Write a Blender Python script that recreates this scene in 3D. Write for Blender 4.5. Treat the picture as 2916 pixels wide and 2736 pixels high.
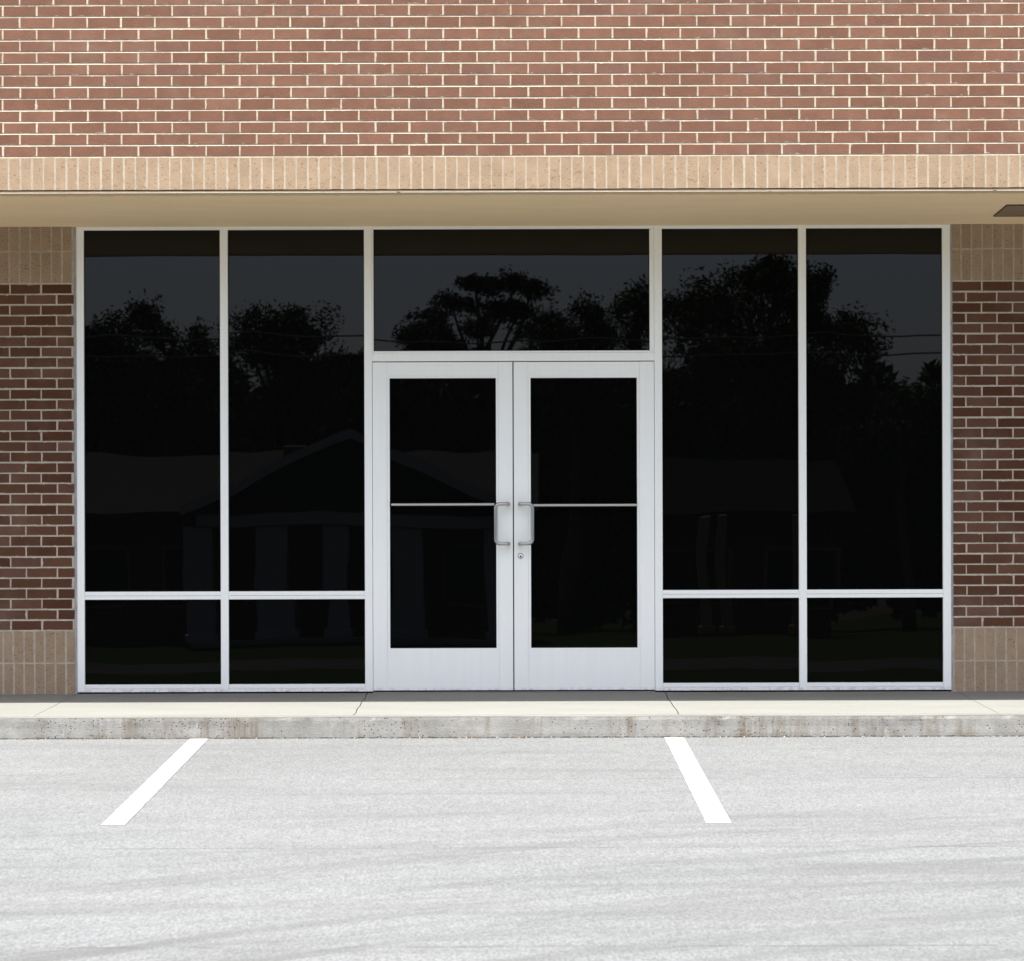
import bpy, math, random
from mathutils import Vector, Matrix, noise
R = math.radians
S = bpy.context.scene
for o in list(bpy.data.objects): bpy.data.objects.remove(o)
random.seed(7)

# ------------------------------------------------------------------ camera, sky, sun, exposure
CAM_D, CAM_Z, F_PX = 18.5, 0.498, 8066.0          # metres from the glazing, metres above the door sill, focal length in photo pixels
cam = bpy.data.cameras.new('camera'); co = bpy.data.objects.new('camera', cam); S.collection.objects.link(co)
co.location = (0, -CAM_D, CAM_Z); co.rotation_euler = (R(90), R(0.17), 0)
cam.sensor_width = 36; cam.lens = 36*F_PX/2916; cam.shift_y = (1755-1368)/2916
cam.clip_start = 0.1; cam.clip_end = 2000
cam.dof.use_dof = True; cam.dof.focus_distance = CAM_D-.3; cam.dof.aperture_fstop = 7.1
S.camera = co

SUN_AZ, PROFILE = R(16), 3.95                      # sun stands in front of the facade, a little to the left
sun_el = math.atan(PROFILE*math.cos(SUN_AZ))
to_sun = Vector((-math.sin(SUN_AZ)*math.cos(sun_el), -math.cos(SUN_AZ)*math.cos(sun_el), math.sin(sun_el)))
W = bpy.data.worlds.new('World'); S.world = W; W.use_nodes = True
wt = W.node_tree; bg = wt.nodes['Background']
sky = wt.nodes.new('ShaderNodeTexSky'); sky.sky_type = 'NISHITA'; sky.sun_disc = False
sky.sun_elevation = sun_el; sky.sun_rotation = math.atan2(to_sun.x, to_sun.y)
sky.air_density = 0.7; sky.dust_density = 4.5; sky.ozone_density = 0.0
wt.links.new(sky.outputs[0], bg.inputs[0]); bg.inputs[1].default_value = 0.125
sl = bpy.data.lights.new('sun', 'SUN'); sl.energy = 4.7; sl.angle = R(0.53); sl.color = (1, .965, .91)
so = bpy.data.objects.new('sun', sl); S.collection.objects.link(so); so.rotation_euler = to_sun.to_track_quat('Z', 'Y').to_euler()
S.view_settings.view_transform = 'Standard'; S.view_settings.look = 'None'
S.view_settings.exposure = 1.46; S.view_settings.gamma = 1.0
S.cycles.max_bounces = 8; S.cycles.diffuse_bounces = 5; S.cycles.glossy_bounces = 4
S.cycles.use_denoising = True

# ------------------------------------------------------------------ node helper
class Mat:
    def __init__(s, name):
        s.m = bpy.data.materials.new(name); s.m.use_nodes = True; s.t = s.m.node_tree
        s.b = s.t.nodes['Principled BSDF']
    def n(s, typ, attrs=None, **inp):
        nd = s.t.nodes.new('ShaderNode'+typ)
        for k, v in (attrs or {}).items(): setattr(nd, k, v)
        for k, v in inp.items():
            key = int(k[1:]) if k[0] == 'i' and k[1:].isdigit() else k
            s.put(nd.inputs[key], v)
        return nd
    def put(s, sock, v):
        if isinstance(v, bpy.types.NodeSocket): s.t.links.new(v, sock)
        else: sock.default_value = v
    def obj(s, scale=(1, 1, 1)):
        c = s.n('TexCoord').outputs['Object']
        return s.n('Mapping', i0=c, i3=scale).outputs[0]
    def noise(s, vec, scale, detail=2.0, rough=.5, dist=0.0):
        return s.n('TexNoise', Vector=vec, Scale=scale, Detail=detail, Roughness=rough, Distortion=dist).outputs[0]
    def math(s, op, a, b=0.0, c=0.0, clamp=False):
        return s.n('Math', dict(operation=op, use_clamp=clamp), i0=a, i1=b, i2=c).outputs[0]
    def step(s, v, lo, hi, a=0.0, b=1.0):
        return s.n('MapRange', dict(interpolation_type='SMOOTHSTEP'), i0=v, i1=lo, i2=hi, i3=a, i4=b).outputs[0]
    def mix(s, f, a, b, mode='MIX'):
        nd = s.n('Mix', dict(data_type='RGBA', blend_type=mode))
        for sock, v in ((nd.inputs[0], f), (nd.inputs[6], a), (nd.inputs[7], b)):
            if isinstance(v, (int, float)) and sock.type == 'RGBA': v = (v, v, v, 1)
            if isinstance(v, tuple) and len(v) == 3: v = v+(1,)
            s.put(sock, v)
        return nd.outputs[2]
    def grey(s, v): return s.n('CombineColor', i0=v, i1=v, i2=v).outputs[0]
    def bump(s, h, dist, strength=1.0):
        s.t.links.new(s.n('Bump', Height=h, Distance=dist, Strength=strength).outputs[0], s.b.inputs['Normal'])
    def done(s, col=None, rough=.8, spec=.3, metal=0.0):
        if col is not None:
            if isinstance(col, tuple) and len(col) == 3: col = col+(1,)
            s.put(s.b.inputs['Base Color'], col)
        s.put(s.b.inputs['Roughness'], rough); s.b.inputs['Specular IOR Level'].default_value = spec
        s.b.inputs['Metallic'].default_value = metal
        return s.m

MORTAR = (.48, .425, .335)
def masonry(name, base, alt, third, mortar, L, H, fleck=None, speck=.5):
    k = Mat(name); o = k.obj()
    at = k.n('Attribute', dict(attribute_name='tint')).outputs[0]
    sp = k.n('SeparateColor', i0=at); r1, r2, r3 = sp.outputs[0], sp.outputs[1], sp.outputs[2]
    off = k.n('VectorMath', dict(operation='MULTIPLY_ADD'), i0=at, i1=(7, 7, 7), i2=o).outputs[0]
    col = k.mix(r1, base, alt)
    col = k.mix(k.step(r2, .78, 1.0, 0, .6), col, third)
    blot = k.noise(off, 9, 3); fine = k.noise(off, 190, 3, .7)
    col = k.mix(1, col, k.grey(k.step(blot, .25, .75, .91, 1.09)), 'MULTIPLY')
    col = k.mix(1, col, k.grey(k.step(fine, .3, .7, 1-speck*.35, 1+speck*.28)), 'MULTIPLY')
    pit = k.noise(off, 120, 1)
    col = k.mix(k.step(pit, .70, .76, 0, .55*speck), col, tuple(c*.25 for c in base))
    if fleck:
        o2 = k.n('VectorMath', dict(operation='MULTIPLY'), i0=off, i1=(1, 1, 2.2)).outputs[0]
        fl = k.noise(o2, 48, 2, .6)
        col = k.mix(k.step(fl, .60, .67, 0, .8), col, fleck)
    uv = k.n('UVMap', dict(uv_map='brick')).outputs[0]
    sx = k.n('SeparateXYZ', i0=uv)
    u, v = sx.outputs[0], sx.outputs[1]
    du = k.math('MULTIPLY', k.math('MINIMUM', u, k.math('SUBTRACT', 1.0, u)), L)
    dv = k.math('MULTIPLY', k.math('MINIMUM', v, k.math('SUBTRACT', 1.0, v)), H)
    e = k.math('MINIMUM', du, dv)
    sm = k.noise(off, 24, 5, .7)
    reach = k.step(sm, .54, .80, 0.0, .0075)
    mask = k.math('MULTIPLY', k.step(k.math('SUBTRACT', reach, e), -.0005, .0015), .8)
    col = k.mix(mask, col, mortar)
    dust = k.noise(o, 2.2, 4, .6)
    col = k.mix(k.step(dust, .5, .75, 0, .10), col, mortar)
    k.bump(k.math('ADD', fine, k.math('MULTIPLY', blot, .6)), .0016)
    return k.done(col, .86, .25)
M = {}
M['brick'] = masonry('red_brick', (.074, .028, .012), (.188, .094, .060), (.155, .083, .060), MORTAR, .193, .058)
M['tan'] = masonry('tan_brick', (.315, .232, .150), (.340, .253, .168), (.328, .242, .158), (.50, .42, .33), .058, .193, fleck=(.24, .115, .045), speck=.35)
def mk_mortar(name, c):
    k = Mat(name); o = k.obj()
    a = k.noise(o, 30, 4, .6); b = k.noise(o, 3, 3)
    col = k.mix(1, c, k.grey(k.step(a, .3, .7, .88, 1.1)), 'MULTIPLY')
    col = k.mix(1, col, k.grey(k.step(b, .3, .7, .9, 1.06)), 'MULTIPLY')
    k.bump(a, .0012)
    return k.done(col, .95, .1)
M['mortar'] = mk_mortar('mortar', MORTAR); M['mortar_tan'] = mk_mortar('pale_mortar', (.43, .365, .285))

k = Mat('soffit_stucco'); o = k.obj()
a = k.noise(o, 160, 3, .7); b = k.noise(k.obj((.5, 2, 1)), 3, 4, .6)
sy = k.n('SeparateXYZ', i0=k.obj()).outputs[1]
edge = k.noise(k.obj((1, 1, 1)), 14, 4, .65)
st = k.step(k.math('SUBTRACT', k.math('ADD', -1.40, k.math('MULTIPLY', edge, .12)), sy), -.02, .05)
col = k.mix(k.step(b, .3, .7), (.80, .605, .375), (.84, .635, .40))
col = k.mix(1, col, k.grey(k.step(a, .3, .7, .92, 1.06)), 'MULTIPLY')
col = k.mix(k.math('MULTIPLY', st, .45), col, (.20, .13, .05))
k.bump(a, .001); M['soffit'] = k.done(col, .9, .15)

k = Mat('white_aluminium'); o = k.obj()
a = k.noise(k.obj((1, 1, .05)), 40, 3); b = k.noise(o, 26, 5, .7)
zz = k.n('SeparateXYZ', i0=o).outputs[2]
low = k.math('MULTIPLY', k.step(zz, .045, .005), k.step(b, .42, .65, .08, .75))
col = k.mix(k.step(a, .3, .7), (.895, .905, .85), (.915, .925, .872))
col = k.mix(low, col, (.40, .40, .41))
scr = k.noise(k.obj((4, 1, 30)), 18, 4, .7)
col = k.mix(k.step(scr, .70, .76, 0, .16), col, (.45, .46, .48))
k.bump(a, .0004); M['white'] = k.done(col, .42, .4)
k = Mat('brushed_aluminium'); a = k.noise(k.obj((3, 3, 200)), 20, 3)
M['alu'] = k.done(k.mix(k.step(a, .3, .7), (.43, .425, .405), (.50, .495, .475)), .28, .5, 1.0)
k = Mat('tinted_glass'); o = k.obj((1, 1, .7))
at = k.n('ObjectInfo').outputs['Random']
ov = k.n('VectorMath', dict(operation='ADD'), i0=o, i1=k.n('CombineXYZ', i0=k.math('MULTIPLY', at, 40)).outputs[0]).outputs[0]
a = k.noise(ov, 1.9, .6, .4); k.bump(a, .0010)
M['glass'] = k.done((.0022, .0023, .0021), .0, .29)
M['gasket'] = Mat('black_gasket').done((.012, .012, .012), .6, .2)
k = Mat('grey_sealant'); a = k.noise(k.obj((1, 1, .3)), 50, 4)
M['caulk'] = k.done(k.mix(k.step(a, .3, .7), (.30, .30, .30), (.44, .43, .42)), .8, .2)
k = Mat('weathered_steel'); a = k.noise(k.obj((1, 1, 4)), 14, 4, .7)
M['steel'] = k.done(k.mix(k.step(a, .4, .65), (.05, .042, .034), (.14, .11, .085)), .7, .3)
k = Mat('drip_trim'); a = k.noise(k.obj((1, 1, 1)), 9, 5, .75)
M['trim'] = k.done(k.mix(k.step(a, .62, .68), (.50, .46, .39), (.10, .06, .035)), .6, .3)
k = Mat('brown_panel'); a = k.noise(k.obj(), 5, 3)
M['panel'] = k.done(k.mix(a, (.20, .135, .085), (.25, .175, .115)), .6, .3)
M['dark'] = Mat('dark_metal').done((.03, .03, .03), .5, .3)
M['void'] = Mat('matt_black').done((.004, .004, .004), .9, .05)

# concrete walk
k = Mat('walk_concrete'); o = k.obj()
a = k.noise(o, 110, 3, .7); b = k.noise(k.obj((.6, 1.6, 1)), 2.4, 5, .6); c = k.noise(o, 34, 3)
col = k.mix(k.step(b, .3, .72), (.156, .160, .147), (.172, .176, .163))
col = k.mix(1, col, k.grey(k.step(a, .3, .7, .93, 1.05)), 'MULTIPLY')
col = k.mix(k.step(c, .70, .74, 0, .35), col, (.10, .09, .07))
k.bump(a, .001); M['walk'] = k.done(col, .85, .2)
M['joint'] = Mat('joint_dirt').done((.06, .052, .04), .95, .05)
# kerb concrete: drip streaks, bug holes, broken dark line along the foot
k = Mat('kerb_concrete'); o = k.obj()
z = k.n('SeparateXYZ', i0=o).outputs[2]
s1 = k.noise(k.obj((1, 1, .10)), 9, 5, .7); s2 = k.noise(k.obj((1, 1, .5)), 1.7, 5, .7); b = k.noise(o, 5, 4, .6)
fine = k.noise(o, 120, 3, .7)
sheet = k.math('MULTIPLY', k.step(s1, .46, .66), k.step(s2, .38, .58))
col = k.mix(k.step(b, .32, .68), (.225, .224, .206), (.30, .299, .282))
col = k.mix(k.math('MULTIPLY', sheet, .78), col, (.145, .118, .082))
blot = k.noise(k.obj((1, 1, 1.5)), 8, 5, .7)
topw = k.step(z, -.20, -.12, .35, 1.0)
col = k.mix(k.math('MULTIPLY', k.step(blot, .54, .68, 0, .5), topw), col, (.13, .128, .118))
w = k.noise(k.obj((1, 1, .35)), 22, 3); col = k.mix(k.step(w, .66, .76, 0, .5), col, (.42, .415, .40))
col = k.mix(1, col, k.grey(k.step(fine, .3, .7, .86, 1.1)), 'MULTIPLY')
vor = k.n('TexVoronoi', dict(feature='F1'), Vector=o, Scale=75.0)
sel = k.n('SeparateColor', i0=vor.outputs['Color']).outputs[0]
dens = k.step(k.noise(o, 1.6, 2), .45, .66, .03, .30)
hole = k.math('MULTIPLY', k.step(vor.outputs['Distance'], .34, .22), k.math('LESS_THAN', sel, dens))
col = k.mix(k.math('MULTIPLY', hole, .85), col, (.05, .042, .034))
lip = k.math('MULTIPLY', k.step(z, -.104, -.099), k.step(k.noise(k.obj((1, 1, 1)), 7, 4, .7), .35, .6, .25, .8)); col = k.mix(lip, col, (.12, .085, .055))
foot = k.math('MULTIPLY', k.step(k.math('ADD', z, k.math('MULTIPLY', k.noise(o, 40, 3), .012)), -.208, -.216), k.step(k.noise(o, 18, 4, .7), .36, .56)); col = k.mix(k.math('MULTIPLY', foot, .85), col, (.035, .03, .024))
k.bump(k.math('SUBTRACT', fine, k.math('MULTIPLY', hole, 2.0)), .002); M['kerb'] = k.done(col, .9, .15)
# pale worn parking surface
k = Mat('pale_paving'); o = k.obj()
f1 = k.noise(k.obj((1, .30, 1)), 90, 2, .7); f2 = k.noise(k.obj((1, .34, 1)), 30, 3, .7); big = k.noise(k.obj((.35, 1, 1)), .9, 4, .6)
stre = k.noise(k.obj((.10, 1, 1)), 3.2, 4, .6, .3)
col = k.mix(k.step(big, .3, .7), (.1205, .1275, .1308), (.1345, .1415, .1448))
col = k.mix(1, col, k.grey(k.step(f1, .28, .72, .76, 1.19)), 'MULTIPLY')
col = k.mix(1, col, k.grey(k.step(f2, .3, .7, .95, 1.04)), 'MULTIPLY')
f3 = k.noise(k.obj((.8, .4, 1)), 9, 3, .7)
col = k.mix(1, col, k.grey(k.step(f3, .3, .7, .97, 1.03)), 'MULTIPLY')
col = k.mix(k.step(stre, .50, .68, 0, .30), col, (.085, .085, .0845))
xyz = k.n('SeparateXYZ', i0=o); X, Y = xyz.outputs[0], xyz.outputs[1]
# faint tyre arcs: rings about two far turning centres
def arcs(cx, cy, freq, lo, hi):
    dx = k.math('SUBTRACT', X, cx); dy = k.math('SUBTRACT', Y, cy)
    r = k.math('SQRT', k.math('ADD', k.math('MULTIPLY', dx, dx), k.math('MULTIPLY', dy, dy)))
    rv = k.n('CombineXYZ', i0=r, i1=k.math('MULTIPLY', X, .06)).outputs[0]
    return k.step(k.noise(rv, freq, 4, .7), lo, hi)
patch = k.noise(k.obj((.5, .7, 1)), .55, 2)
arc = k.math('MULTIPLY', k.math('MAXIMUM', arcs(6.0, -18.0, 2.6, .48, .60), k.math('MULTIPLY', arcs(2.5, -26.0, 3.2, .50, .62), .8)), k.step(patch, .36, .56, .5, 1.0))
arc = k.math('MULTIPLY', arc, k.step(Y, -4.2, -6.4, .15, 1.0))
col = k.mix(k.math('MULTIPLY', arc, .62), col, (.074, .077, .076))
# long thin seams parallel to the kerb
for yy, wd in ((-3.62, .008), (-6.05, .009), (-8.42, .010)):
    wob = k.math('MULTIPLY', k.math('SUBTRACT', k.noise(k.obj((1, .2, 1)), 2.5, 5, .7), .5), .05)
    d = k.math('ABSOLUTE', k.math('SUBTRACT', k.math('ADD', Y, wob), yy))
    brk = k.step(k.noise(k.obj((1, .2, 1)), 3.3, 3), .36, .58)
    col = k.mix(k.math('MULTIPLY', k.math('MULTIPLY', k.step(d, wd*2.2, wd*.3), brk), .55), col, (.055, .054, .053))
vor = k.n('TexVoronoi', dict(feature='F1'), Vector=o, Scale=5.0)
sel = k.n('SeparateColor', i0=vor.outputs['Color']).outputs[0]
spot = k.math('MULTIPLY', k.step(vor.outputs['Distance'], .055, .03), k.math('LESS_THAN', sel, .22))
col = k.mix(k.math('MULTIPLY', spot, .7), col, (.045, .04, .035))
k.bump(f1, .003); M['lot'] = k.done(col, .92, .12)
k = Mat('road_paint'); o = k.obj(); a = k.noise(o, 60, 4, .7)
k.bump(a, .001); M['paint'] = k.done(k.mix(k.step(a, .3, .7), (.200, .2, .205), (.22, .22, .225)), .8, .2)
k = Mat('asphalt'); o = k.obj(); a = k.noise(o, 60, 4, .7); b = k.noise(o, .5, 4)
M['asphalt'] = k.done(k.mix(1, k.mix(b, (.03, .03, .031), (.042, .042, .042)), k.grey(k.step(a, .3, .7, .75, 1.2)), 'MULTIPLY'), .95, 0)
k = Mat('lawn_soil'); o = k.obj(); a = k.noise(o, 3, 5, .7)
M['lawn'] = k.done(k.mix(a, (.010, .017, .006), (.018, .027, .010)), .95, 0)
def leafmat(name, c1, c2):
    k = Mat(name); at = k.n('Attribute', dict(attribute_name='tint')).outputs[0]
    r = k.n('SeparateColor', i0=at).outputs[0]
    return k.done(k.mix(r, c1, c2), .7, .2)
M['leaf'] = leafmat('broad_leaves', (.028, .05, .016), (.055, .085, .028))
M['needle'] = leafmat('pine_needles', (.025, .045, .02), (.05, .075, .03))
k = Mat('bark'); a = k.noise(k.obj((1, 1, .2)), 9, 4); M['bark'] = k.done(k.mix(a, (.05, .04, .03), (.14, .11, .09)), .95, .1)
k = Mat('roof_shingle'); a = k.noise(k.obj((1, 1, 6)), 4, 4, .7); M['shingle'] = k.done(k.mix(a, (.025, .024, .023), (.045, .042, .040)), .95, 0)
M['slate'] = Mat('dark_roofing').done((.012, .012, .012), .95, 0)
M['fascia'] = Mat('painted_wood').done((.27, .27, .28), .6, .3)
k = Mat('house_brick'); a = k.n('TexBrick', Vector=k.n('TexCoord').outputs['Object'], Scale=4.0, Color1=(.10, .05, .035, 1), Color2=(.13, .065, .045, 1), Mortar=(.25, .22, .2, 1)).outputs[0]
M['housebrick'] = k.done(a, .9, .1)
k = Mat('leaf_litter'); at = k.n('Attribute', dict(attribute_name='tint')).outputs[0]
r = k.n('SeparateColor', i0=at).outputs[0]; g = k.n('SeparateColor', i0=at).outputs[1]
M['litter'] = k.done(k.mix(k.math('GREATER_THAN', g, .8), k.mix(r, (.05, .03, .02), (.15, .10, .06)), (.42, .40, .36)), .95, .1)

# ------------------------------------------------------------------ mesh helpers
class MB:
    def __init__(s): s.v = []; s.f = []; s.t = []; s.uv = []; s.mi = []
    def face(s, pts, tint=(.5, .5, .5), uv=None, mi=0):
        b = len(s.v); s.v += [tuple(p) for p in pts]; s.f.append(tuple(range(b, b+len(pts))))
        s.t.append(tint); s.uv.append(uv or [(.5, .5)]*len(pts)); s.mi.append(mi)
    def box(s, x0, x1, y0, y1, z0, z1, bev=0.0, tint=(.5, .5, .5), mi=0):
        b = min(bev, abs(x1-x0)/3, abs(y1-y0)/3, abs(z1-z0)/3)
        if b <= 0:
            P = [(x, y, z) for z in (z0, z1) for y in (y0, y1) for x in (x0, x1)]
            for q in ((0, 1, 5, 4), (1, 3, 7, 5), (3, 2, 6, 7), (2, 0, 4, 6), (4, 5, 7, 6), (2, 3, 1, 0)): s.face([P[i] for i in q], tint, None, mi)
            return
        X = ((x0, x0+b), (x1, x1-b)); Y = ((y0, y0+b), (y1, y1-b)); Z = ((z0, z0+b), (z1, z1-b))
        def p(i, j, l, ax):
            return (X[i][0 if ax == 0 else 1], Y[j][0 if ax == 1 else 1], Z[l][0 if ax == 2 else 1])
        def add(pts, nrm):
            a, c, d = Vector(pts[0]), Vector(pts[1]), Vector(pts[2])
            if (c-a).cross(d-a).dot(Vector(nrm)) < 0: pts = pts[::-1]
            s.face(pts, tint, None, mi)
        for i in (0, 1):
            sg = -1 if i == 0 else 1
            add([p(i, 0, 0, 0), p(i, 1, 0, 0), p(i, 1, 1, 0), p(i, 0, 1, 0)], (sg, 0, 0))
            add([p(0, i, 0, 1), p(1, i, 0, 1), p(1, i, 1, 1), p(0, i, 1, 1)], (0, sg, 0))
            add([p(0, 0, i, 2), p(1, 0, i, 2), p(1, 1, i, 2), p(0, 1, i, 2)], (0, 0, sg))
        for i in (0, 1):
            for j in (0, 1):
                a, c = (-1, 1)[i], (-1, 1)[j]
                add([p(i, j, 0, 0), p(i, j, 1, 0), p(i, j, 1, 1), p(i, j, 0, 1)], (a, c, 0))
                add([p(i, 0, j, 0), p(i, 1, j, 0), p(i, 1, j, 2), p(i, 0, j, 2)], (a, 0, c))
                add([p(0, i, j, 1), p(1, i, j, 1), p(1, i, j, 2), p(0, i, j, 2)], (0, a, c))
                for l in (0, 1):
                    add([p(i, j, l, 0), p(i, j, l, 1), p(i, j, l, 2)], (a, c, (-1, 1)[l]))
    def brick(s, x0, x1, z0, z1, y, tint_range=(0, 1)):
        """one brick face standing proud of the mortar, facing -y, edges a little uneven"""
        j = lambda a: random.uniform(-a, a)
        dy = j(.0004); t = (random.uniform(*tint_range), random.random(), random.random())
        c = [(x0+j(.0008), z0+j(.0010)), (x1+j(.0008), z0+j(.0010)), (x1+j(.0008), z1+j(.0010)), (x0+j(.0008), z1+j(.0010))]
        U = [(0, 0), (1, 0), (1, 1), (0, 1)]
        ins = .0012; sg = [(1, 1), (-1, 1), (-1, -1), (1, -1)]
        r0 = [(a, y+.006, b) for a, b in c]; r1 = [(a, y+dy+.0005, b) for a, b in c]
        r2 = [(a+sg[i][0]*ins, y+dy, b+sg[i][1]*ins) for i, (a, b) in enumerate(c)]
        s.face(r2, t, U)
        for i in range(4):
            n = (i+1) % 4
            s.face([r1[i], r1[n], r2[n], r2[i]], t, [U[i], U[n], U[n], U[i]])
            s.face([r0[i], r0[n], r1[n], r1[i]], t, [U[i], U[n], U[n], U[i]])
    def tube(s, pts, r, n=12, cap=True, tint=(.5, .5, .5), r_end=None, mi=0):
        rings = []; m = len(pts); P = [Vector(p) for p in pts]
        d0 = (P[1]-P[0]).normalized(); up = Vector((0, 0, 1)) if abs(d0.z) < .9 else Vector((1, 0, 0))
        u = d0.cross(up).normalized()
        for i in range(m):
            d = (P[min(i+1, m-1)]-P[max(i-1, 0)]).normalized()
            u = (u-d*u.dot(d)).normalized(); v = d.cross(u)
            rr = r if r_end is None else r+(r_end-r)*i/(m-1)
            rings.append([P[i]+(u*math.cos(2*math.pi*q/n)+v*math.sin(2*math.pi*q/n))*rr for q in range(n)])
        for i in range(m-1):
            for q in range(n):
                w = (q+1) % n; s.face([rings[i][q], rings[i][w], rings[i+1][w], rings[i+1][q]], tint, None, mi)
        if cap: s.face(rings[0][::-1], tint, None, mi); s.face(rings[-1], tint, None, mi)
    def build(s, name, mats, parent=None, smooth=False, weld=False):
        me = bpy.data.meshes.new(name); me.from_pydata(s.v, [], s.f)
        if not isinstance(mats, (list, tuple)): mats = [mats]
        for m in mats: me.materials.append(m)
        me.polygons.foreach_set('material_index', s.mi)
        ca = me.color_attributes.new('tint', 'FLOAT_COLOR', 'CORNER'); ul = me.uv_layers.new(name='brick')
        cols = []; uvs = []
        for f, t, u in zip(s.f, s.t, s.uv):
            for q in range(len(f)): cols += [t[0], t[1], t[2], 1.0]; uvs += [u[q][0], u[q][1]]
        ca.data.foreach_set('color', cols); ul.data.foreach_set('uv', uvs)
        if weld or smooth:
            import bmesh
            bm = bmesh.new(); bm.from_mesh(me); bmesh.ops.remove_doubles(bm, verts=bm.verts, dist=1e-5); bm.to_mesh(me); bm.free()
        if smooth: me.polygons.foreach_set('use_smooth', [True]*len(me.polygons))
        me.update()
        o = bpy.data.objects.new(name, me); S.collection.objects.link(o)
        if parent is not None: o.parent = parent
        return o
def thing(name, label, cat, loc=(0, 0, 0), group=None):
    o = bpy.data.objects.new(name, None); S.collection.objects.link(o); o.location = loc
    o['label'] = label; o['category'] = cat
    if group: o['group'] = group
    return o
def tag(o, label, cat, group=None, kind=None):
    o['label'] = label; o['category'] = cat
    if group: o['group'] = group
    if kind: o['kind'] = kind
    return o
def setting(o, label=None, kind='structure'):
    o['kind'] = kind
    if label: o['label'] = label
    return o
# photo pixels (2916 wide) to metres on the glazing plane / the upper wall plane
PX, UX = 436.0, 473.6
gx = lambda p: (p-1458)/PX
gz = lambda p: CAM_Z+(1755-p)/PX
ux = lambda p: (p-1458)/UX
uz = lambda p: CAM_Z+(1755-p)/UX
YU = -CAM_D*(1-PX/UX)                               # face of the upper wall
XL, XR = -6.2, 6.2                                  # built length of the facade
ZS = 3.05                                           # soffit height
ZTOP = 5.6

# ------------------------------------------------------------------ building
B = thing('shop_building', 'brown brick shop front with tan bands, dark tinted windows and white double doors', 'building')
def brick_field(mb, x0, x1, zb, ch, n, L, joint, xphase, y, parity=0, tint_range=(0, 1)):
    """running bond: zb = centre of lowest bed joint, ch = course height"""
    for r in range(n):
        ph = xphase[(r+parity) % 2]
        i0 = math.floor((x0-ph)/L)-1; sh = random.uniform(-.002, .002)
        a = ph+i0*L
        lift = random.uniform(-.0012, .0012)
        while a < x1:
            b0, b1 = max(a+joint/2+random.uniform(-.0015, .0015)+sh, x0), min(a+L-joint/2+random.uniform(-.0015, .0015)+sh, x1)
            if b1-b0 > .015:
                mb.brick(b0, b1, zb+r*ch+joint/2+lift, zb+(r+1)*ch-joint/2+lift, y, tint_range)
            a += L
def soldier_field(mb, x0, x1, z0, z1, w, phase, joint, y):
    a = phase+math.floor((x0-phase)/w)*w
    while a < x1:
        j = random.uniform(-.002, .002)
        b0, b1 = max(a+joint/2+j, x0), min(a+w-joint/2+random.uniform(-.0015, .0015), x1)
        if b1-b0 > .012: mb.brick(b0, b1, z0+random.uniform(-.001, .001), z1+random.uniform(-.001, .001), y+random.uniform(-.0003, .0003))
        a += w
REC = .0013
def bed_joints(x0, x1, zb, ch, n, y, parent, mat):
    # mortar: flat behind each course, tooled concave in every bed joint
    mb = MB(); nx = max(2, int((x1-x0)/.12)); X = [x0+(x1-x0)*i/nx for i in range(nx+1)]
    prof = []
    for r in range(n+1):
        z = zb+r*ch
        if r: prof += [(z-.0062, REC)]
        prof += [(z-.0058, .0004), (z-.0012, .0030), (z+.0030, .0030), (z+.0058, .0006), (z+.0062, REC)]
    w = lambda x, z: .0007*noise.noise(Vector((x*5, z*31, 2)))+.0004*noise.noise(Vector((x*23, z*31, 8)))
    for (za, ya), (zc, yc) in zip(prof, prof[1:]):
        for a, b in zip(X, X[1:]):
            mb.face([(a, y+ya, za+w(a, za)), (b, y+ya, za+w(b, za)), (b, y+yc, zc+w(b, zc)), (a, y+yc, zc+w(a, zc))])
    return mb.build('mortar_bed', mat, parent)
ZB = uz(442.7); CH = 33.2/UX; BL = 96.45/UX
mb = MB(); brick_field(mb, XL, XR, ZB, CH, 33, BL, .0100, (ux(12.4), ux(61.0)), YU, 0, (.70, 1))  # lighter tints only: the sunlit tone is put into the brick colour
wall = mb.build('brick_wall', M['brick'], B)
bed_joints(XL, XR, ZB, CH, 33, YU, wall, M['mortar'])
mb = MB(); mb.box(XL, XR, YU+.01, YU+.20, ZB-.005, ZTOP); mb.build('backing_wall', M['mortar'], wall)
mb = MB(); soldier_field(mb, XL, XR, uz(538)+.001, ZB-.0052, 32.72/UX, ux(29.0), .0100, YU-.002)
band = mb.build('soldier_band', M['tan'], B)
mb = MB(); mb.box(XL, XR, YU-.002+.0014, YU+.18, uz(538)+.002, ZB-.005); mb.build('mortar_bed', M['mortar_tan'], band)
mb = MB(); mb.box(XL, XR, YU-.006, YU+.35, ZTOP, ZTOP+.05, .004); mb.build('coping', M['trim'], B)
mb = MB(); mb.box(XL, XR, YU+.20, 7, ZTOP-.4, ZTOP-.25); mb.build('roof', M['asphalt'], B)
# steel angle and drip trim under the soldier band
mb = MB(); mb.box(XL, XR, YU+.006, YU+.10, ZS+.0028, uz(538.4)); mb.build('lintel', M['steel'], B)
mb = MB(); mb.box(XL, XR, YU+.001, YU+.02, ZS-.0008, ZS+.0025, .0005); mb.build('drip_trim', M['trim'], B)
mb = MB(); mb.box(XL, XR, YU+.0035, .20, ZS, ZS+.012); so_ = mb.build('soffit', M['soffit'], B)
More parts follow.
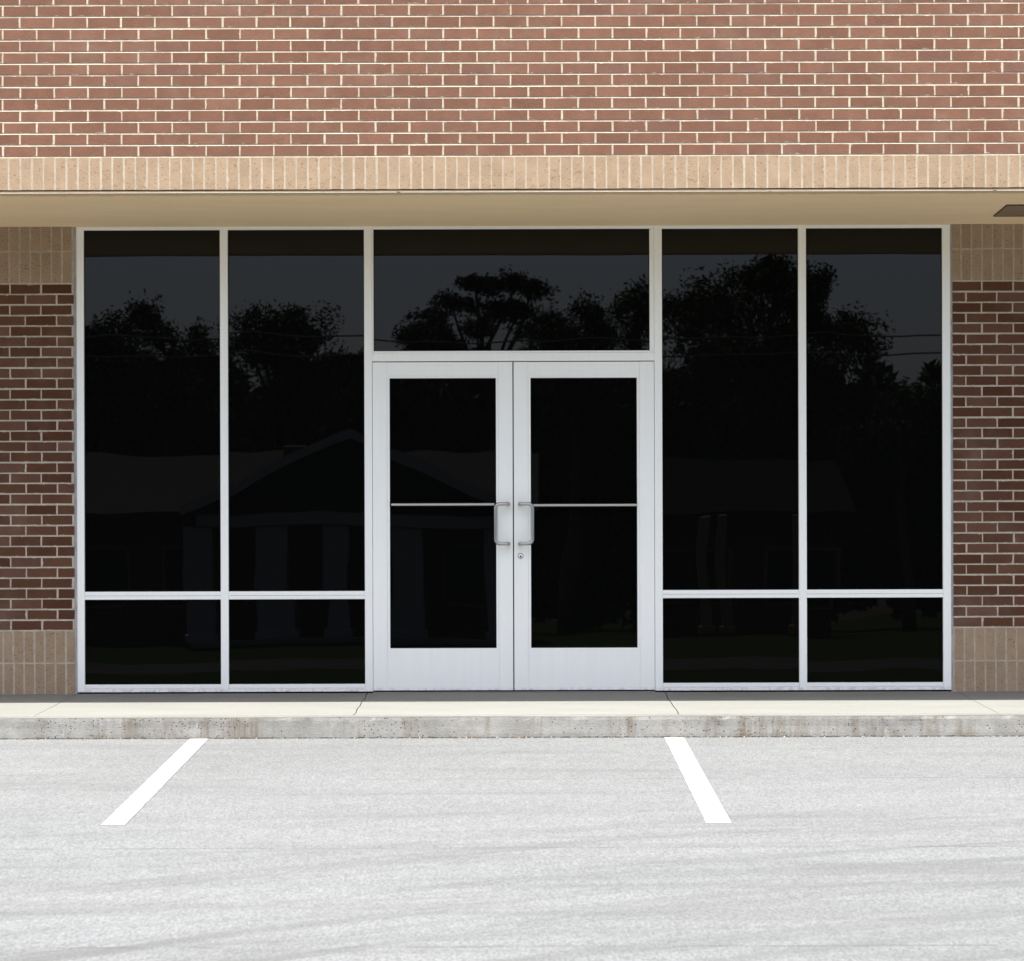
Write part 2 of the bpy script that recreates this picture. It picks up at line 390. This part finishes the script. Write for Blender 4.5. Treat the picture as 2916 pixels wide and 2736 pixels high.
# brown rectangular panel in the soffit
mb = MB(); x0, x1, y0, y1 = 3.083, 4.30, -.89, -.40
mb.box(x0+.006, x1-.006, y0+.006, y1-.006, ZS-.004, ZS+.004, .001)
pn = mb.build('soffit_panel', M['panel'], so_)
mb = MB()
for (a, b, c, d) in ((x0, x1, y0, y0+.006), (x0, x1, y1-.006, y1), (x0, x0+.006, y0+.006, y1-.006), (x1-.006, x1, y0+.006, y1-.006)):
    mb.box(a, b, c, d, ZS-.007, ZS+.004)
mb.build('soffit_panel_edge', M['dark'], so_)

# piers beside the storefront
def pier(x0, x1, phase_b, phase_t, phase_base, ytop, yb0, ybj):
    y = -.012
    zc0, zc1 = gz(yb0), gz(805)
    ch = (zc1-zc0)/33
    mb = MB(); brick_field(mb, x0, x1, zc0, ch, 33, 88.7/PX, .0098, phase_b, y, 0, (0, .45))  # darker tints only: shade under the overhang put into the brick colour
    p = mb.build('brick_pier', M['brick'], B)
    bed_joints(x0, x1, zc0, ch, 33, y, p, M['mortar'])
    mb = MB(); mb.box(x0, x1, y+.01, .20, zc0-.005, zc1+.005); mb.build('backing_wall', M['mortar'], p)
    mb = MB(); zj = gz(713)
    soldier_field(mb, x0, x1, zj+.0045, ZS+.02, 29.9/PX, phase_t, .0100, y)
    soldier_field(mb, x0, x1, zc1+.0055, zj-.0045, 29.9/PX, phase_t, .0100, y)
    mb.build('soldier_band', M['tan'], p)
    mb = MB(); mb.box(x0, x1, y+.0014, .19, zc1+.0052, ZS+.03)
    mb.build('mortar_bed', M['mortar_tan'], p)
    mb = MB(); mb.box(x0, x1, y+.0014, .19, -.05, zc0-.0052); mb.build('mortar_bed', M['mortar_tan'], p)
    mb = MB(); zj = gz(ybj)
    soldier_field(mb, x0, x1, zj+.0045, zc0-.0055, 29.8/PX, phase_base, .0100, y)
    soldier_field(mb, x0, x1, -.03, zj-.0045, 29.8/PX, phase_base+.001, .0100, y)
    mb.build('soldier_base', M['tan'], p)
    return p
XJL, XJR = gx(220), gx(2709)
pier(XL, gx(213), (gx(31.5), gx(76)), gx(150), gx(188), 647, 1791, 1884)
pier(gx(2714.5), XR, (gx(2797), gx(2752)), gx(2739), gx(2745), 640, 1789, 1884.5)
mb = MB(); mb.box(gx(213), XJL, -.004, .10, -.02, ZS); mb.build('caulk_joint', M['caulk'], B)
mb = MB(); mb.box(XJR, gx(2714.5), -.004, .10, -.02, ZS); mb.build('caulk_joint', M['caulk'], B)

# ------------------------------------------------------------------ storefront
YF, YG = 0.0, .024                                  # frame face, glass face
ZH, ZHB = ZS, gz(651.5)                             # head
ZSILL = gz(1946)
Z0 = .010
verts = [(220, 241), (629, 651), (1039.5, 1061.5), (1865.5, 1887.5), (2276, 2298), (2686, 2709)]
for a, b in verts:
    mb = MB(); mb.box(gx(a), gx(b), YF, .11, Z0, ZS-.0006, .0012); mb.build('mullion', M['white'], B)
def pane(x0, x1, z0, z1, parent, y=YG, tilt=True):
    cx, cz = (x0+x1)/2, (z0+z1)/2; hw, hh = (x1-x0)/2, (z1-z0)/2
    mb = MB(); mb.box(-hw, hw, 0, .012, -hh, hh)
    o = mb.build('pane', M['glass'], parent); o.location = (cx, y, cz)
    if tilt: o.rotation_euler = (random.uniform(-.0006, .0006), 0, random.uniform(-.0006, .0006))
    return o
def gasket(x0, x1, z0, z1, parent, y=YG, w=.0045):
    mb = MB()
    for q in ((x0, x0+w, z0, z1), (x1-w, x1, z0, z1), (x0+w, x1-w, z0, z0+w), (x0+w, x1-w, z1-w, z1)):
        mb.box(q[0], q[1], y-.005, y-.0012, q[2], q[3])
    return mb.build('gasket', M['gasket'], parent)
G = .0006
for a, b in ((241, 629), (651, 1039.5), (1887.5, 2276), (2298, 2686)):
    x0, x1 = gx(a)+G, gx(b)-G
    w = bpy.data.objects.new('window', None); S.collection.objects.link(w); w.parent = B
    mb = MB(); mb.box(x0, x1, YF+.003, .10, ZHB, ZS-.0006, .0010); mb.build('head_rail', M['white'], w)
    mb = MB(); m0, m1 = gz(1704.2), gz(1681.5); mm = gz(1693.5)
    mb.box(x0, x1, YF+.0015, .10, mm+.0007, m1, .0012); mb.box(x0, x1, YF+.0030, .10, m0, mm-.0007, .0012)
    mb.build('cross_rail', M['white'], w)
    sm = gz(1958); mb = MB()
    mb.box(x0, x1, YF+.0035, .10, sm+.0007, ZSILL, .0012); mb.box(x0, x1, YF+.001, .10, Z0, sm-.0007, .0012)
    mb.build('sill_rail', M['white'], w)
    pane(x0, x1, m1, ZHB, w); pane(x0, x1, ZSILL, m0, w)
    gasket(x0, x1, m1, ZHB, w); gasket(x0, x1, ZSILL, m0, w)
# transom light over the doors
x0, x1 = gx(1061.5)+G, gx(1865.5)-G
tr = bpy.data.objects.new('transom_window', None); S.collection.objects.link(tr); tr.parent = B
mb = MB(); mb.box(x0, x1, YF+.003, .10, ZHB+.001, ZS-.0006, .001); mb.build('head_rail', M['white'], tr)
mb = MB(); zt0, zt1 = gz(1027.5), gz(998.5)
mb.box(x0, x1, YF+.001, .10, zt0, gz(1004)-.0005, .0012); mb.box(x0, x1, YF+.004, .10, gz(1004)+.0005, zt1, .0012)
mb.build('transom_bar', M['white'], tr)
for q0, q1 in ((x0, gx(1066)), (gx(1852.5), x1)):
    mb = MB(); mb.box(q0, q1, YF+.006, .09, zt1+.0004, ZHB, .001); mb.build('glazing_stop', M['white'], tr)
pane(gx(1066), gx(1852.5), zt1, ZHB+.001, tr); gasket(gx(1066), gx(1852.5), zt1, ZHB+.001, tr)
# dark backing behind the gaps round the doors
mb = MB(); mb.box(gx(1061.5), gx(1865.5), .062, .075, -.02, gz(1027)); mb.build('door_backing', M['void'], B)
mb = MB(); mb.box(gx(1061.5)+.001, gx(1865.5)-.001, -.004, .058, -.01, .007, .002); mb.build('threshold', M['alu'], B)

def door(x0, x1, g0, g1, handed, label):
    """x0/x1 door edges, g0/g1 glass edges in photo pixels; handed = side of the lock stile"""
    X0, X1, H0, H1 = gx(x0), gx(x1), gx(g0), gx(g1)
    zb, zt = gz(1965.3), gz(1030.2); gb, gt = gz(1845), gz(1075.7)
    st = 7.2/PX; yf = YF-.001
    mb = MB()
    mb.box(X0, H0-st, yf, .045, zb, zt, .0014); mb.box(H1+st, X1, yf, .045, zb, zt, .0014)
    mb.box(H0-st+.0005, H1+st-.0005, yf+.0012, .045, gt+st, zt-.0004, .0012)
    mb.box(H0-st+.0005, H1+st-.0005, yf+.0012, .045, zb+.0004, gb, .0012)
    mb.box(H0-st+.0005, H0, yf+.003, .044, gb+.0004, gt, .0010); mb.box(H1, H1+st-.0005, yf+.003, .044, gb+.0004, gt, .0010)
    mb.box(H0-st+.0005, H1+st-.0005, yf+.003, .044, gt+.0003, gt+st-.0005, .0010)
    d = mb.build('door', M['white'], B); d['label'] = label
    pane(H0, H1, gb, gt, d, YG+.002); gasket(H0, H1, gb, gt, d, YG+.002)
    # push bar across the glass
    lock_l = handed < 0
    by = gz(1436 if not lock_l else 1439)
    a, b = (gx(1115.5), gx(1409)) if not lock_l else (gx(1518), gx(1814))
    mb = MB(); mb.tube([(a, -.012, by), (b, -.012, by)], .0098, 20)
    for q in (a+.012, b-.012): mb.tube([(q, -.012, by), (q, .020, by)], .006, 10)
    mb.build('push_bar', M['alu'], d, smooth=False)
    # offset C-shaped pull
    xm, xg = (gx(1448.5), gx(1412.5)) if not lock_l else (gx(1481), gx(1516.8))
    z1, z0 = gz(1435.5), gz(1548.5); r = .0125; pts = []
    def arc(c, u, v, rad, n=7):
        c, u, v = Vector(c), Vector(u), Vector(v)
        return [c+u*(rad*math.cos(t*math.pi/2/n))+v*(rad*math.sin(t*math.pi/2/n)) for t in range(n+1)]
    sx = 1 if xg > xm else -1; dp = .062; rb = .030
    pts.append((xm, yf, z1))
    pts += arc((xm+sx*.016, -dp+.016, z1), (-sx, 0, 0), (0, -1, 0), .016)
    pts += arc((xg-sx*rb, -dp, z1-rb), (0, 0, 1), (sx, 0, 0), rb)
    pts += arc((xg-sx*rb, -dp, z0+rb), (sx, 0, 0), (0, 0, -1), rb)
    pts += arc((xm+sx*.016, -dp+.016, z0), (0, -1, 0), (-sx, 0, 0), .016)
    pts.append((xm, yf, z0))
    mb = MB(); mb.tube(pts, r, 18); mb.build('pull_handle', M['alu'], d, smooth=True)
    if lock_l:
        c = (gx(1483), gz(1583)); mb = MB(); n = 32
        def ring(r, y): return [(c[0]+r*math.cos(2*math.pi*i/n), y, c[1]+r*math.sin(2*math.pi*i/n)) for i in range(n)]
        R_ = [ring(.0185, yf), ring(.0170, yf-.006), ring(.0150, yf-.006), ring(.0146, yf-.0035), ring(.0001, yf-.0035)]
        for q, mi in zip(range(4), (1, 1, 0, 0)):
            for i in range(n):
                w = (i+1) % n; mb.face([R_[q][i], R_[q][w], R_[q+1][w], R_[q+1][i]], mi=mi)
        lk = mb.build('lock_cylinder', [M['white'], M['steel']], d)
        mb = MB(); cz = c[1]-.0045
        pts = [(c[0]+.0068*math.cos(2*math.pi*i/20), cz+.0068*math.sin(2*math.pi*i/20)) for i in range(20)]
        mb.face([(a, yf-.0037, b) for a, b in pts]); 
        for i in range(20):
            w = (i+1) % 20; mb.face([(pts[i][0], yf-.0037, pts[i][1]), (pts[w][0], yf-.0037, pts[w][1]), (pts[w][0], yf-.003, pts[w][1]), (pts[i][0], yf-.003, pts[i][1])])
        mb.box(c[0]-.0016, c[0]+.0016, yf-.0045, yf-.003, cz-.006, cz+.003, mi=1)
        mb.build('keyhole', [M['steel'], M['void']], d)
    return d
door(1062.6, 1461.2, 1111, 1414, 1, 'white framed glass door without a lock')
door(1464.4, 1864.3, 1512.5, 1815.5, -1, 'white framed glass door with a round lock below its handle')
# body of the shop behind the glass, and its ends
mb = MB(); mb.box(gx(241), gx(2686), .12, .14, -.05, ZS+.1); mb.build('inner_lining', M['void'], B)
for q in ((XL, XL+.2, .20, 7, -.3, ZTOP-.4), (XR-.2, XR, .20, 7, -.3, ZTOP-.4), (XL+.2, XR-.2, 6.8, 7, -.3, ZTOP-.4), (XL+.2, XR-.2, .20, .22, ZS+.012, ZTOP-.4)):
    mb = MB(); mb.box(*q); mb.build('outer_wall', M['housebrick'], B)

# ------------------------------------------------------------------ sidewalk, kerb, parking lot
YK, ZK, ZKB = -1.66, -.0886, -.2243
slope_w = ZK/YK
joints = [-8.6, -6.72, -4.78, -2.845, -.943, .992, 2.895, 4.80, 6.7, 8.6]
mb = MB()
for i in range(len(joints)-1):
    a, b = joints[i], joints[i+1]
    g = .0028 if joints[i] in (-.943, .992) else .0018; g2 = .0028 if joints[i+1] in (-.943, .992) else .0018
    # joints wander a little
    n = 10; ys = [0.20]+[-(YK*-1)*q/n for q in range(n+1)]
    ys = [.2]+[YK*q/n for q in range(n+1)]
    def wob(xj, y): return xj+(noise.noise(Vector((xj*3.1, y*2.5, 0)))*.020+noise.noise(Vector((xj*7, y*14, 3)))*.005 if -8 < xj < 8 else 0)
    m = 24
    for q in range(len(ys)-1):
        for e in range(m):
            def pt(t, y, dz=0):
                x = wob(a, y)+g+(wob(b, y)-g2-wob(a, y)-g)*t
                return (x, y, (y*slope_w if y < 0 else 0)+dz+(0 if y > YK+.02 else -.0))
            t0, t1 = e/m, (e+1)/m
            yb = ys[q+1] if q+1 < len(ys)-1 else YK+.012
            mb.face([pt(t0, yb), pt(t1, yb), pt(t1, ys[q]), pt(t0, ys[q])])
    for q in range(len(ys)-1):
        yb = ys[q+1] if q+1 < len(ys)-1 else YK+.012
        for xj, gg in ((a, g), (b, -g2)):
            p = [(wob(xj, yb)+gg, yb), (wob(xj, ys[q])+gg, ys[q])]
            mb.face([(x, y, (y*slope_w if y < 0 else 0)-d) for (x, y), d in ((p[0], 0), (p[1], 0), (p[1], .03), (p[0], .03))])
sw = mb.build('sidewalk', M['walk']); setting(sw)
mb = MB(); mb.box(-9, 9, YK+.03, .25, -.2, -.16)
mb.face([(-9, YK+.012, YK*slope_w-.006), (9, YK+.012, YK*slope_w-.006), (9, .2, -.006), (-9, .2, -.006)])
setting(mb.build('ground', M['joint']))
# kerb: rolled nose, face, with an uneven top arris
mb = MB(); prof = [(.0125, .0), (.007, -.0012), (.0025, -.0045), (.0, -.011), (-.0005, -.03), (0, -.07), (-.001, -.11), (0, -.16)]
nx = 720; xs = [-9+18*i/nx for i in range(nx+1)]
def kp(x, q):
    dy, dz = prof[q]
    chip = max(0, noise.noise(Vector((x*9, 0, 1.7)))-.25)*.010+max(0, noise.noise(Vector((x*31, 0, 5)))-.3)*.006
    w = 1 if q in (1, 2, 3) else 0
    return (x, YK+dy+w*chip+noise.noise(Vector((x*1.3, q*.4, 9)))*.002*(q > 2), ZK+dz-w*chip*.5)
for i in range(nx):
    for q in range(len(prof)-1):
        mb.face([kp(xs[i], q+1), kp(xs[i+1], q+1), kp(xs[i+1], q), kp(xs[i], q)], mi=0 if q > 2 else 1)
setting(mb.build('kerb', [M['kerb'], M['walk']], weld=True))
SL = .067
lz = lambda y: ZKB+(y-YK)*SL
mb = MB()
Y1 = -10.9
for x0, x1 in ((-40, -9), (-9, 9), (9, 40)):
    mb.face([(x0, Y1, lz(Y1)), (x1, Y1, lz(Y1)), (x1, YK+.05, lz(YK+.05)), (x0, YK+.05, lz(YK+.05))])
setting(mb.build('parking_lot', M['lot']))
for (a, b, lab) in ((-1.917, -1.803, 'white parking line left of the doors'), (.901, 1.020, 'white parking line right of the doors')):
    mb = MB(); n = 40; ya, yb = YK-.010, -5.32
    e = lambda x, y, s: x+noise.noise(Vector((y*6, s, x)))*.0035
    for i in range(n):
        p, q = ya+(yb-ya)*i/n, ya+(yb-ya)*(i+1)/n
        mb.face([(e(a, q, 1), q, lz(q)+.003), (e(b, q, 5), q, lz(q)+.003), (e(b, p, 5), p, lz(p)+.003), (e(a, p, 1), p, lz(p)+.003)])
    for q, d in ((yb, 0), (ya, 0)):
        mb.face([(e(a, q, 1), q, lz(q)), (e(b, q, 5), q, lz(q)), (e(b, q, 5), q, lz(q)+.003), (e(a, q, 1), q, lz(q)+.003)])
    for xx, sd in ((a, 1), (b, 5)):
        for i in range(n):
            p, q = ya+(yb-ya)*i/n, ya+(yb-ya)*(i+1)/n
            mb.face([(e(xx, p, sd), p, lz(p)), (e(xx, q, sd), q, lz(q)), (e(xx, q, sd), q, lz(q)+.003), (e(xx, p, sd), p, lz(p)+.003)])
    setting(mb.build('parking_line', M['paint']), lab)
# verge, road and lawn behind the camera (seen only as reflections in the glass)
def strip(name, y0, z0, y1, z1, mat, w=70):
    mb = MB(); mb.face([(-w, y1, z1), (w, y1, z1), (w, y0, z0), (-w, y0, z0)]); return setting(mb.build(name, mat))
strip('added_dark_ground', Y1, lz(Y1), -20.5, lz(-20.5), M['asphalt'])  # unseen dark ground, added to cut light bounced onto the piers
strip('verge', -20.5, lz(-20.5), -26, -.35, M['lawn'])
strip('road', -26, -.35, -33.5, -.30, M['asphalt'])
strip('lawn', -33.5, -.30, -44, -.03, M['lawn'])
strip('ground', -44, -.03, -600, .3, M['lawn'], 600)
mb = MB()
for s in (-1, 1):
    a, b = (9, 600) if s > 0 else (-600, -9)
    mb.face([(a, YK, lz(YK)-.01), (b, YK, lz(YK)-.01), (b, 600, lz(YK)), (a, 600, lz(YK))])
mb.face([(-9, .25, -.19), (9, .25, -.19), (9, 600, -.19), (-9, 600, -.19)])
setting(mb.build('ground', M['lawn']))

# grit and dry leaf scraps caught along the foot of the kerb
mb = MB(); rnd = random.Random(3)
for i in range(2600):
    x = rnd.uniform(-4.5, 4.5)
    if noise.noise(Vector((x*1.7, 4, 0))) < rnd.uniform(-.7, .5): continue
    y = YK-abs(rnd.gauss(0, .012))-.001; s = rnd.choice((.0015, .002, .003, .003, .005))*rnd.uniform(.7, 1.3)
    z = lz(y); t = (rnd.random(), rnd.random(), 0); c = Vector((x, y, z+s*.5)); an = rnd.uniform(0, 6.3)
    U = Vector((math.cos(an), math.sin(an), rnd.uniform(-.4, .4)))*s; V = Vector((-math.sin(an), math.cos(an), rnd.uniform(-.4, .4)))*s*.7; H = Vector((0, 0, s*.8))
    P = [c-U, c-V, c+U, c+V]
    for q in range(4):
        mb.face([P[q], P[(q+1) % 4], c+H], t); mb.face([P[(q+1) % 4], P[q], c-H*.6], t)
o = mb.build('litter', M['litter']); setting(o, 'grit and dry leaf scraps along the foot of the kerb', 'stuff'); o['category'] = 'litter'

# ------------------------------------------------------------------ houses and trees across the road (mirrored in the glass)
def refl(dx, dy, D):                                # photo position (1988-wide view) + path length -> real point in front of the shop
    s = F_PX/D
    return ((dx*1.4668-1458)/s, -(D-CAM_D), CAM_Z+(1755-dy*1.4668)/s)
def gable_roof(mb, x0, x1, y0, y1, ze, zr, along='x', ov=.35, th=.15):
    if along == 'x':
        ym = (y0+y1)/2
        A = [(x0-ov, y0+ov*.0+.35, ze), (x1+ov, y0+.35, ze), (x1+ov, ym, zr), (x0-ov, ym, zr)]; C = [(x1+ov, y1-.35, ze), (x0-ov, y1-.35, ze), (x0-ov, ym, zr), (x1+ov, ym, zr)]
    else:
        xm = (x0+x1)/2
        A = [(x0-ov, y0+ov, ze), (x0-ov, y1-ov, ze), (xm, y1-ov, zr), (xm, y0+ov, zr)]; C = [(x1+ov, y1-ov, ze), (x1+ov, y0+ov, ze), (xm, y0+ov, zr), (xm, y1-ov, zr)]
    for q in (A, C):
        lo = [(p[0], p[1], p[2]-th) for p in q]
        mb.face(q); mb.face(lo[::-1])
        for i in range(4):
            j = (i+1) % 4; mb.face([q[i], lo[i], lo[j], q[j]])
def house(name, label, D, wx0, wx1, ridge_d, eave_d, porch, cols, chimney):
    y = -(D-CAM_D); zg = -.1
    h = thing(name, label, 'house', (0, 0, 0))
    px = lambda d: refl(d, 0, D)[0]; pz = lambda d: refl(0, d, D)[2]
    X0, X1 = px(wx0), px(wx1); ze, zr = pz(eave_d), pz(ridge_d)
    mb = MB(); mb.box(X0, X1, y-9, y-1.8, zg, ze); mb.build('wall', M['housebrick'], h)
    mb = MB(); gable_roof(mb, X0, X1, y-1.4, y-9.4, ze+.1, zr+.4); rf = mb.build('roof', M['shingle' if porch else 'slate'], h)
    if chimney:
        c = px(chimney[0]); mb = MB(); mb.box(c-.28, c+.28, y-3.9, y-3.3, zr-1.2, pz(chimney[1]), .02); mb.build('chimney', M['housebrick'], rf)
    for wxx in (.12, .3, .72, .88):
        c = X0+(X1-X0)*wxx; mb = MB(); mb.box(c-.55, c+.55, y-1.79, y-1.74, .7, 2.1, .01); w = mb.build('window', M['panel'], h)
        mb = MB(); mb.box(c-.47, c+.47, y-1.738, y-1.73, .78, 2.02); mb.build('pane', M['gasket'], w)
    if porch:
        p0, p1, pa, pe = px(porch[0]), px(porch[1]), pz(porch[2]), pz(porch[3])
        mb = MB(); gable_roof(mb, p0, p1, y+.6, y-4.5, pe, pa, 'y', .3, .14); mb.build('porch_roof', M['shingle'], h)
        mb = MB(); xm = (p0+p1)/2
        for s in (0, 1):
            xe = p0-.3 if s == 0 else p1+.3
            q = [(xe, y+.96, pe-.22), (xm, y+.96, pa-.22), (xm, y+.96, pa), (xe, y+.96, pe)]
            r_ = [(a, b-.05, c) for a, b, c in q]
            mb.face(q); mb.face(r_[::-1])
            for i in range(4): j = (i+1) % 4; mb.face([q[i], r_[i], r_[j], q[j]])
        mb.box(p0, p1, y+.45, y+.60, pe-.42, pe-.16, .01)
        mb.build('fascia', M['fascia'], h)
        mb = MB(); mb.face([(p0, y+.40, pe-.16), (p1, y+.40, pe-.16), (xm, y+.40, pa-.15)]); mb.build('gable_wall', M['shingle'], h)
        mb = MB(); mb.box(p0-.2, p1+.2, y-1.75, y+.8, zg, .02, .02); mb.build('porch_floor', M['walk'], h)
    for c in cols:
        x = px(c[0]); w = c[1]; mb = MB(); top = ze-.05 if not porch else pz(porch[3])-.42
        mb.box(x-w, x+w, y+.52-2*w, y+.52, .02, top, .015); mb.box(x-w-.06, x+w+.06, y+.46-2*w, y+.58, .021, .20, .015); mb.build('column', M['fascia' if porch else 'panel'], h)
    return h
house('house', 'low brick house with white gabled porch and columns, mirrored in the left windows', 60, 60, 1010, 885, 998, (390, 985, 838, 985),
      [(392, .30), (537, .33), (652, .22), (785, .28), (968, .26)], (550, 850))
house('house', 'low house with two thin porch posts, mirrored right of the doors', 66, 1290, 1640, 900, 1000, None, [(1365, .14), (1405, .12), (1540, .1)], None)

def leaf_blob(mb, c, rx, rz, rnd, dens, size, flat=1.0):
    ry = (rx+rz)/2
    ncl = max(8, int(dens*rx*rz*5))
    for i in range(ncl):
        while True:
            p = Vector((rnd.uniform(-1, 1), rnd.uniform(-1, 1), rnd.uniform(-1, 1)))
            if .25 < p.length < 1: break
        p = p*(.55+.45*rnd.random()); cc = Vector((c[0]+p.x*rx, c[1]+p.y*ry, c[2]+p.z*rz)); rc = rnd.uniform(.35, .7)
        tint0 = rnd.random()
        for j in range(120):
            q = Vector(tuple(max(-.85, min(.85, g)) for g in (rnd.gauss(0, .4), rnd.gauss(0, .4), rnd.gauss(0, .34)*flat)))*rc
            a = Vector((rnd.gauss(0, 1), rnd.gauss(0, 1), rnd.gauss(0, 1))).normalized(); b = a.orthogonal().normalized()
            s = size*rnd.uniform(.6, 1.3); P = cc+q
            mb.face([P-a*s, P+b*s*.45, P+a*s, P-b*s*.45], (min(1, max(0, tint0*.6+.4*rnd.random())), 0, 0))
def tree(name, label, D, trunk_d, blobs, seed, mat='leaf', dens=2.6, size=.075, lean=0, flat=1.0, group=None):
    rnd = random.Random(seed); base = refl(trunk_d, 1196, D); zg = -.05
    t = thing(name, label, 'tree', (base[0], base[1], zg), group)
    loc = [( (lambda r: (r[0]-base[0], rnd.uniform(-.8, .8), r[2]-zg))(refl(b[0], b[1], D)), b[2]*1.4668*D/F_PX, b[3]*1.4668*D/F_PX) for b in blobs]
    top = max(l[0][2] for l in loc); cx = sum(l[0][0] for l in loc)/len(loc)
    mb = MB(); P = [Vector((cx*q*q*.6+math.sin(q*5+seed)*.15, 0, top*.92*q)) for q in [i/8 for i in range(9)]]
    mb.tube(P, .26, 9, True, r_end=.06)
    for l, rx, rz in loc:
        s = P[min(8, max(2, int(l[2]/top*8)-1))]; e = Vector(l); m = (s+e)/2+Vector((0, 0, -.15*(e-s).length))
        mb.tube([s, m, e], .10, 7, True, r_end=.03)
    mb.build('trunk', M['bark'], t, smooth=True)
    mb = MB()
    for l, rx, rz in loc: leaf_blob(mb, l, rx, rz, rnd, dens, size, flat)
    mb.build('crown', M[mat], t)
    return t
G_ = 'trees across the road'
tree('broadleaf_tree', 'leafy tree mirrored at the left edge of the leftmost window', 84, 205, [(190, 690, 50, 60), (250, 700, 50, 50), (205, 700, 55, 80), (180, 660, 35, 45), (240, 650, 40, 50), (210, 790, 90, 90)], 1, group=G_)
tree('broadleaf_tree', 'leafy tree mirrored in the right half of the leftmost window', 88, 330, [(310, 650, 45, 60), (290, 615, 25, 25), (370, 640, 50, 45), (400, 690, 50, 60), (330, 740, 90, 80), (390, 800, 80, 70)], 2, group=G_)
tree('broadleaf_tree', 'dense round tree mirrored in the second window from the left', 82, 560, [(560, 660, 90, 60), (500, 690, 60, 50), (530, 640, 75, 50), (600, 650, 50, 60), (470, 660, 45, 50), (640, 720, 55, 60), (560, 730, 110, 80), (660, 790, 40, 70), (520, 810, 100, 70)], 3, group=G_)
tree('pine_tree', 'spreading flat-topped pine mirrored in the transom window above the doors', 86, 952, [(925, 548, 50, 24), (990, 545, 34, 20), (1030, 558, 24, 16), (880, 575, 42, 24), (960, 590, 50, 24), (835, 612, 36, 24), (800, 648, 18, 22), (860, 645, 42, 22), (925, 632, 34, 18), (1000, 600, 24, 18), (815, 670, 22, 14), (870, 672, 30, 12)], 4, 'needle', 3.6, .075, flat=.6, group=G_)
tree('broadleaf_tree', 'lower tree mirrored in the transom window right of the pine', 92, 1100, [(1080, 680, 80, 50), (1160, 650, 50, 40), (1060, 630, 40, 40), (1035, 660, 40, 40), (1140, 605, 45, 32), (1110, 660, 60, 60), (1180, 640, 30, 40), (1120, 760, 120, 80)], 5, group=G_)
tree('broadleaf_tree', 'tree mirrored behind the right-hand upright of the transom window', 88, 1240, [(1235, 580, 38, 40), (1215, 630, 35, 60), (1270, 620, 35, 60), (1240, 740, 80, 90)], 6, group=G_)
tree('broadleaf_tree', 'tallest wide tree mirrored in the windows right of the doors', 80, 1500, [(1390, 590, 70, 55), (1330, 610, 45, 45), (1480, 555, 60, 42), (1440, 560, 50, 40), (1500, 528, 40, 26), (1590, 545, 34, 34), (1660, 640, 45, 50), (1350, 640, 70, 55), (1440, 620, 90, 60), (1530, 630, 80, 65), (1570, 620, 60, 60), (1400, 720, 110, 60), (1500, 545, 45, 35), (1550, 560, 45, 45), (1590, 570, 40, 55), (1620, 650, 60, 60), (1670, 670, 40, 45), (1430, 690, 120, 90), (1560, 700, 100, 90), (1650, 750, 60, 60), (1440, 830, 140, 80), (1600, 850, 110, 70)], 7, group=G_)
tree('broadleaf_tree', 'low bushy tree mirrored at the right edge of the rightmost window', 90, 1760, [(1740, 780, 45, 38), (1800, 790, 45, 36), (1840, 770, 40, 40), (1770, 850, 110, 60)], 8, group=G_)
mb = MB(); rnd = random.Random(11)
for row, (D_, y0, y1) in enumerate(((98, 770, 830), (100, 880, 940), (102, 980, 1040), (104, 1080, 1150))):
    for i in range(-12, 44):
        leaf_blob(mb, refl(-60+i*70+rnd.uniform(-25, 25), rnd.uniform(y0, y1), D_), 1.7, 1.9, rnd, 2.2, .26)
for i in list(range(-12, 1))+list(range(29, 44)):
    for yy in (620, 700):
        leaf_blob(mb, refl(-60+i*70+rnd.uniform(-30, 30), yy+rnd.uniform(-50, 50), 101), 1.8, 1.6, rnd, 1.6, .24)
setting(mb.build('treeline', M['leaf']), 'dark undergrowth behind the houses across the road', 'stuff')
# two overhead wires along the road, and their poles beyond the frame
for yy, za, lab in ((-32.0, 5.75, 'upper overhead wire mirrored across the window tops'), (-32.3, 5.45, 'lower overhead wire mirrored across the window tops')):
    mb = MB(); mb.tube([(-22+44*i/40, yy, za-.55*(1-((i-20)/20)**2)+.25) for i in range(41)], .016, 6)
    tag(mb.build('overhead_wire', M['dark']), lab, 'wire', 'overhead wires along the road')
for x, lab in ((-22, 'wooden utility pole by the road holding the left wire ends'), (22, 'wooden utility pole by the road holding the right wire ends')):
    t = thing('utility_pole', lab, 'utility pole', (x, -32.15, -.4), 'utility poles along the road')
    mb = MB(); mb.tube([(0, 0, 0), (0, 0, 7)], .16, 12, r_end=.11); mb.build('post', M['bark'], t)
    mb = MB(); mb.box(-.06, .06, -.9, .9, 6.42, 6.54, .01); mb.build('crossarm', M['bark'], t)
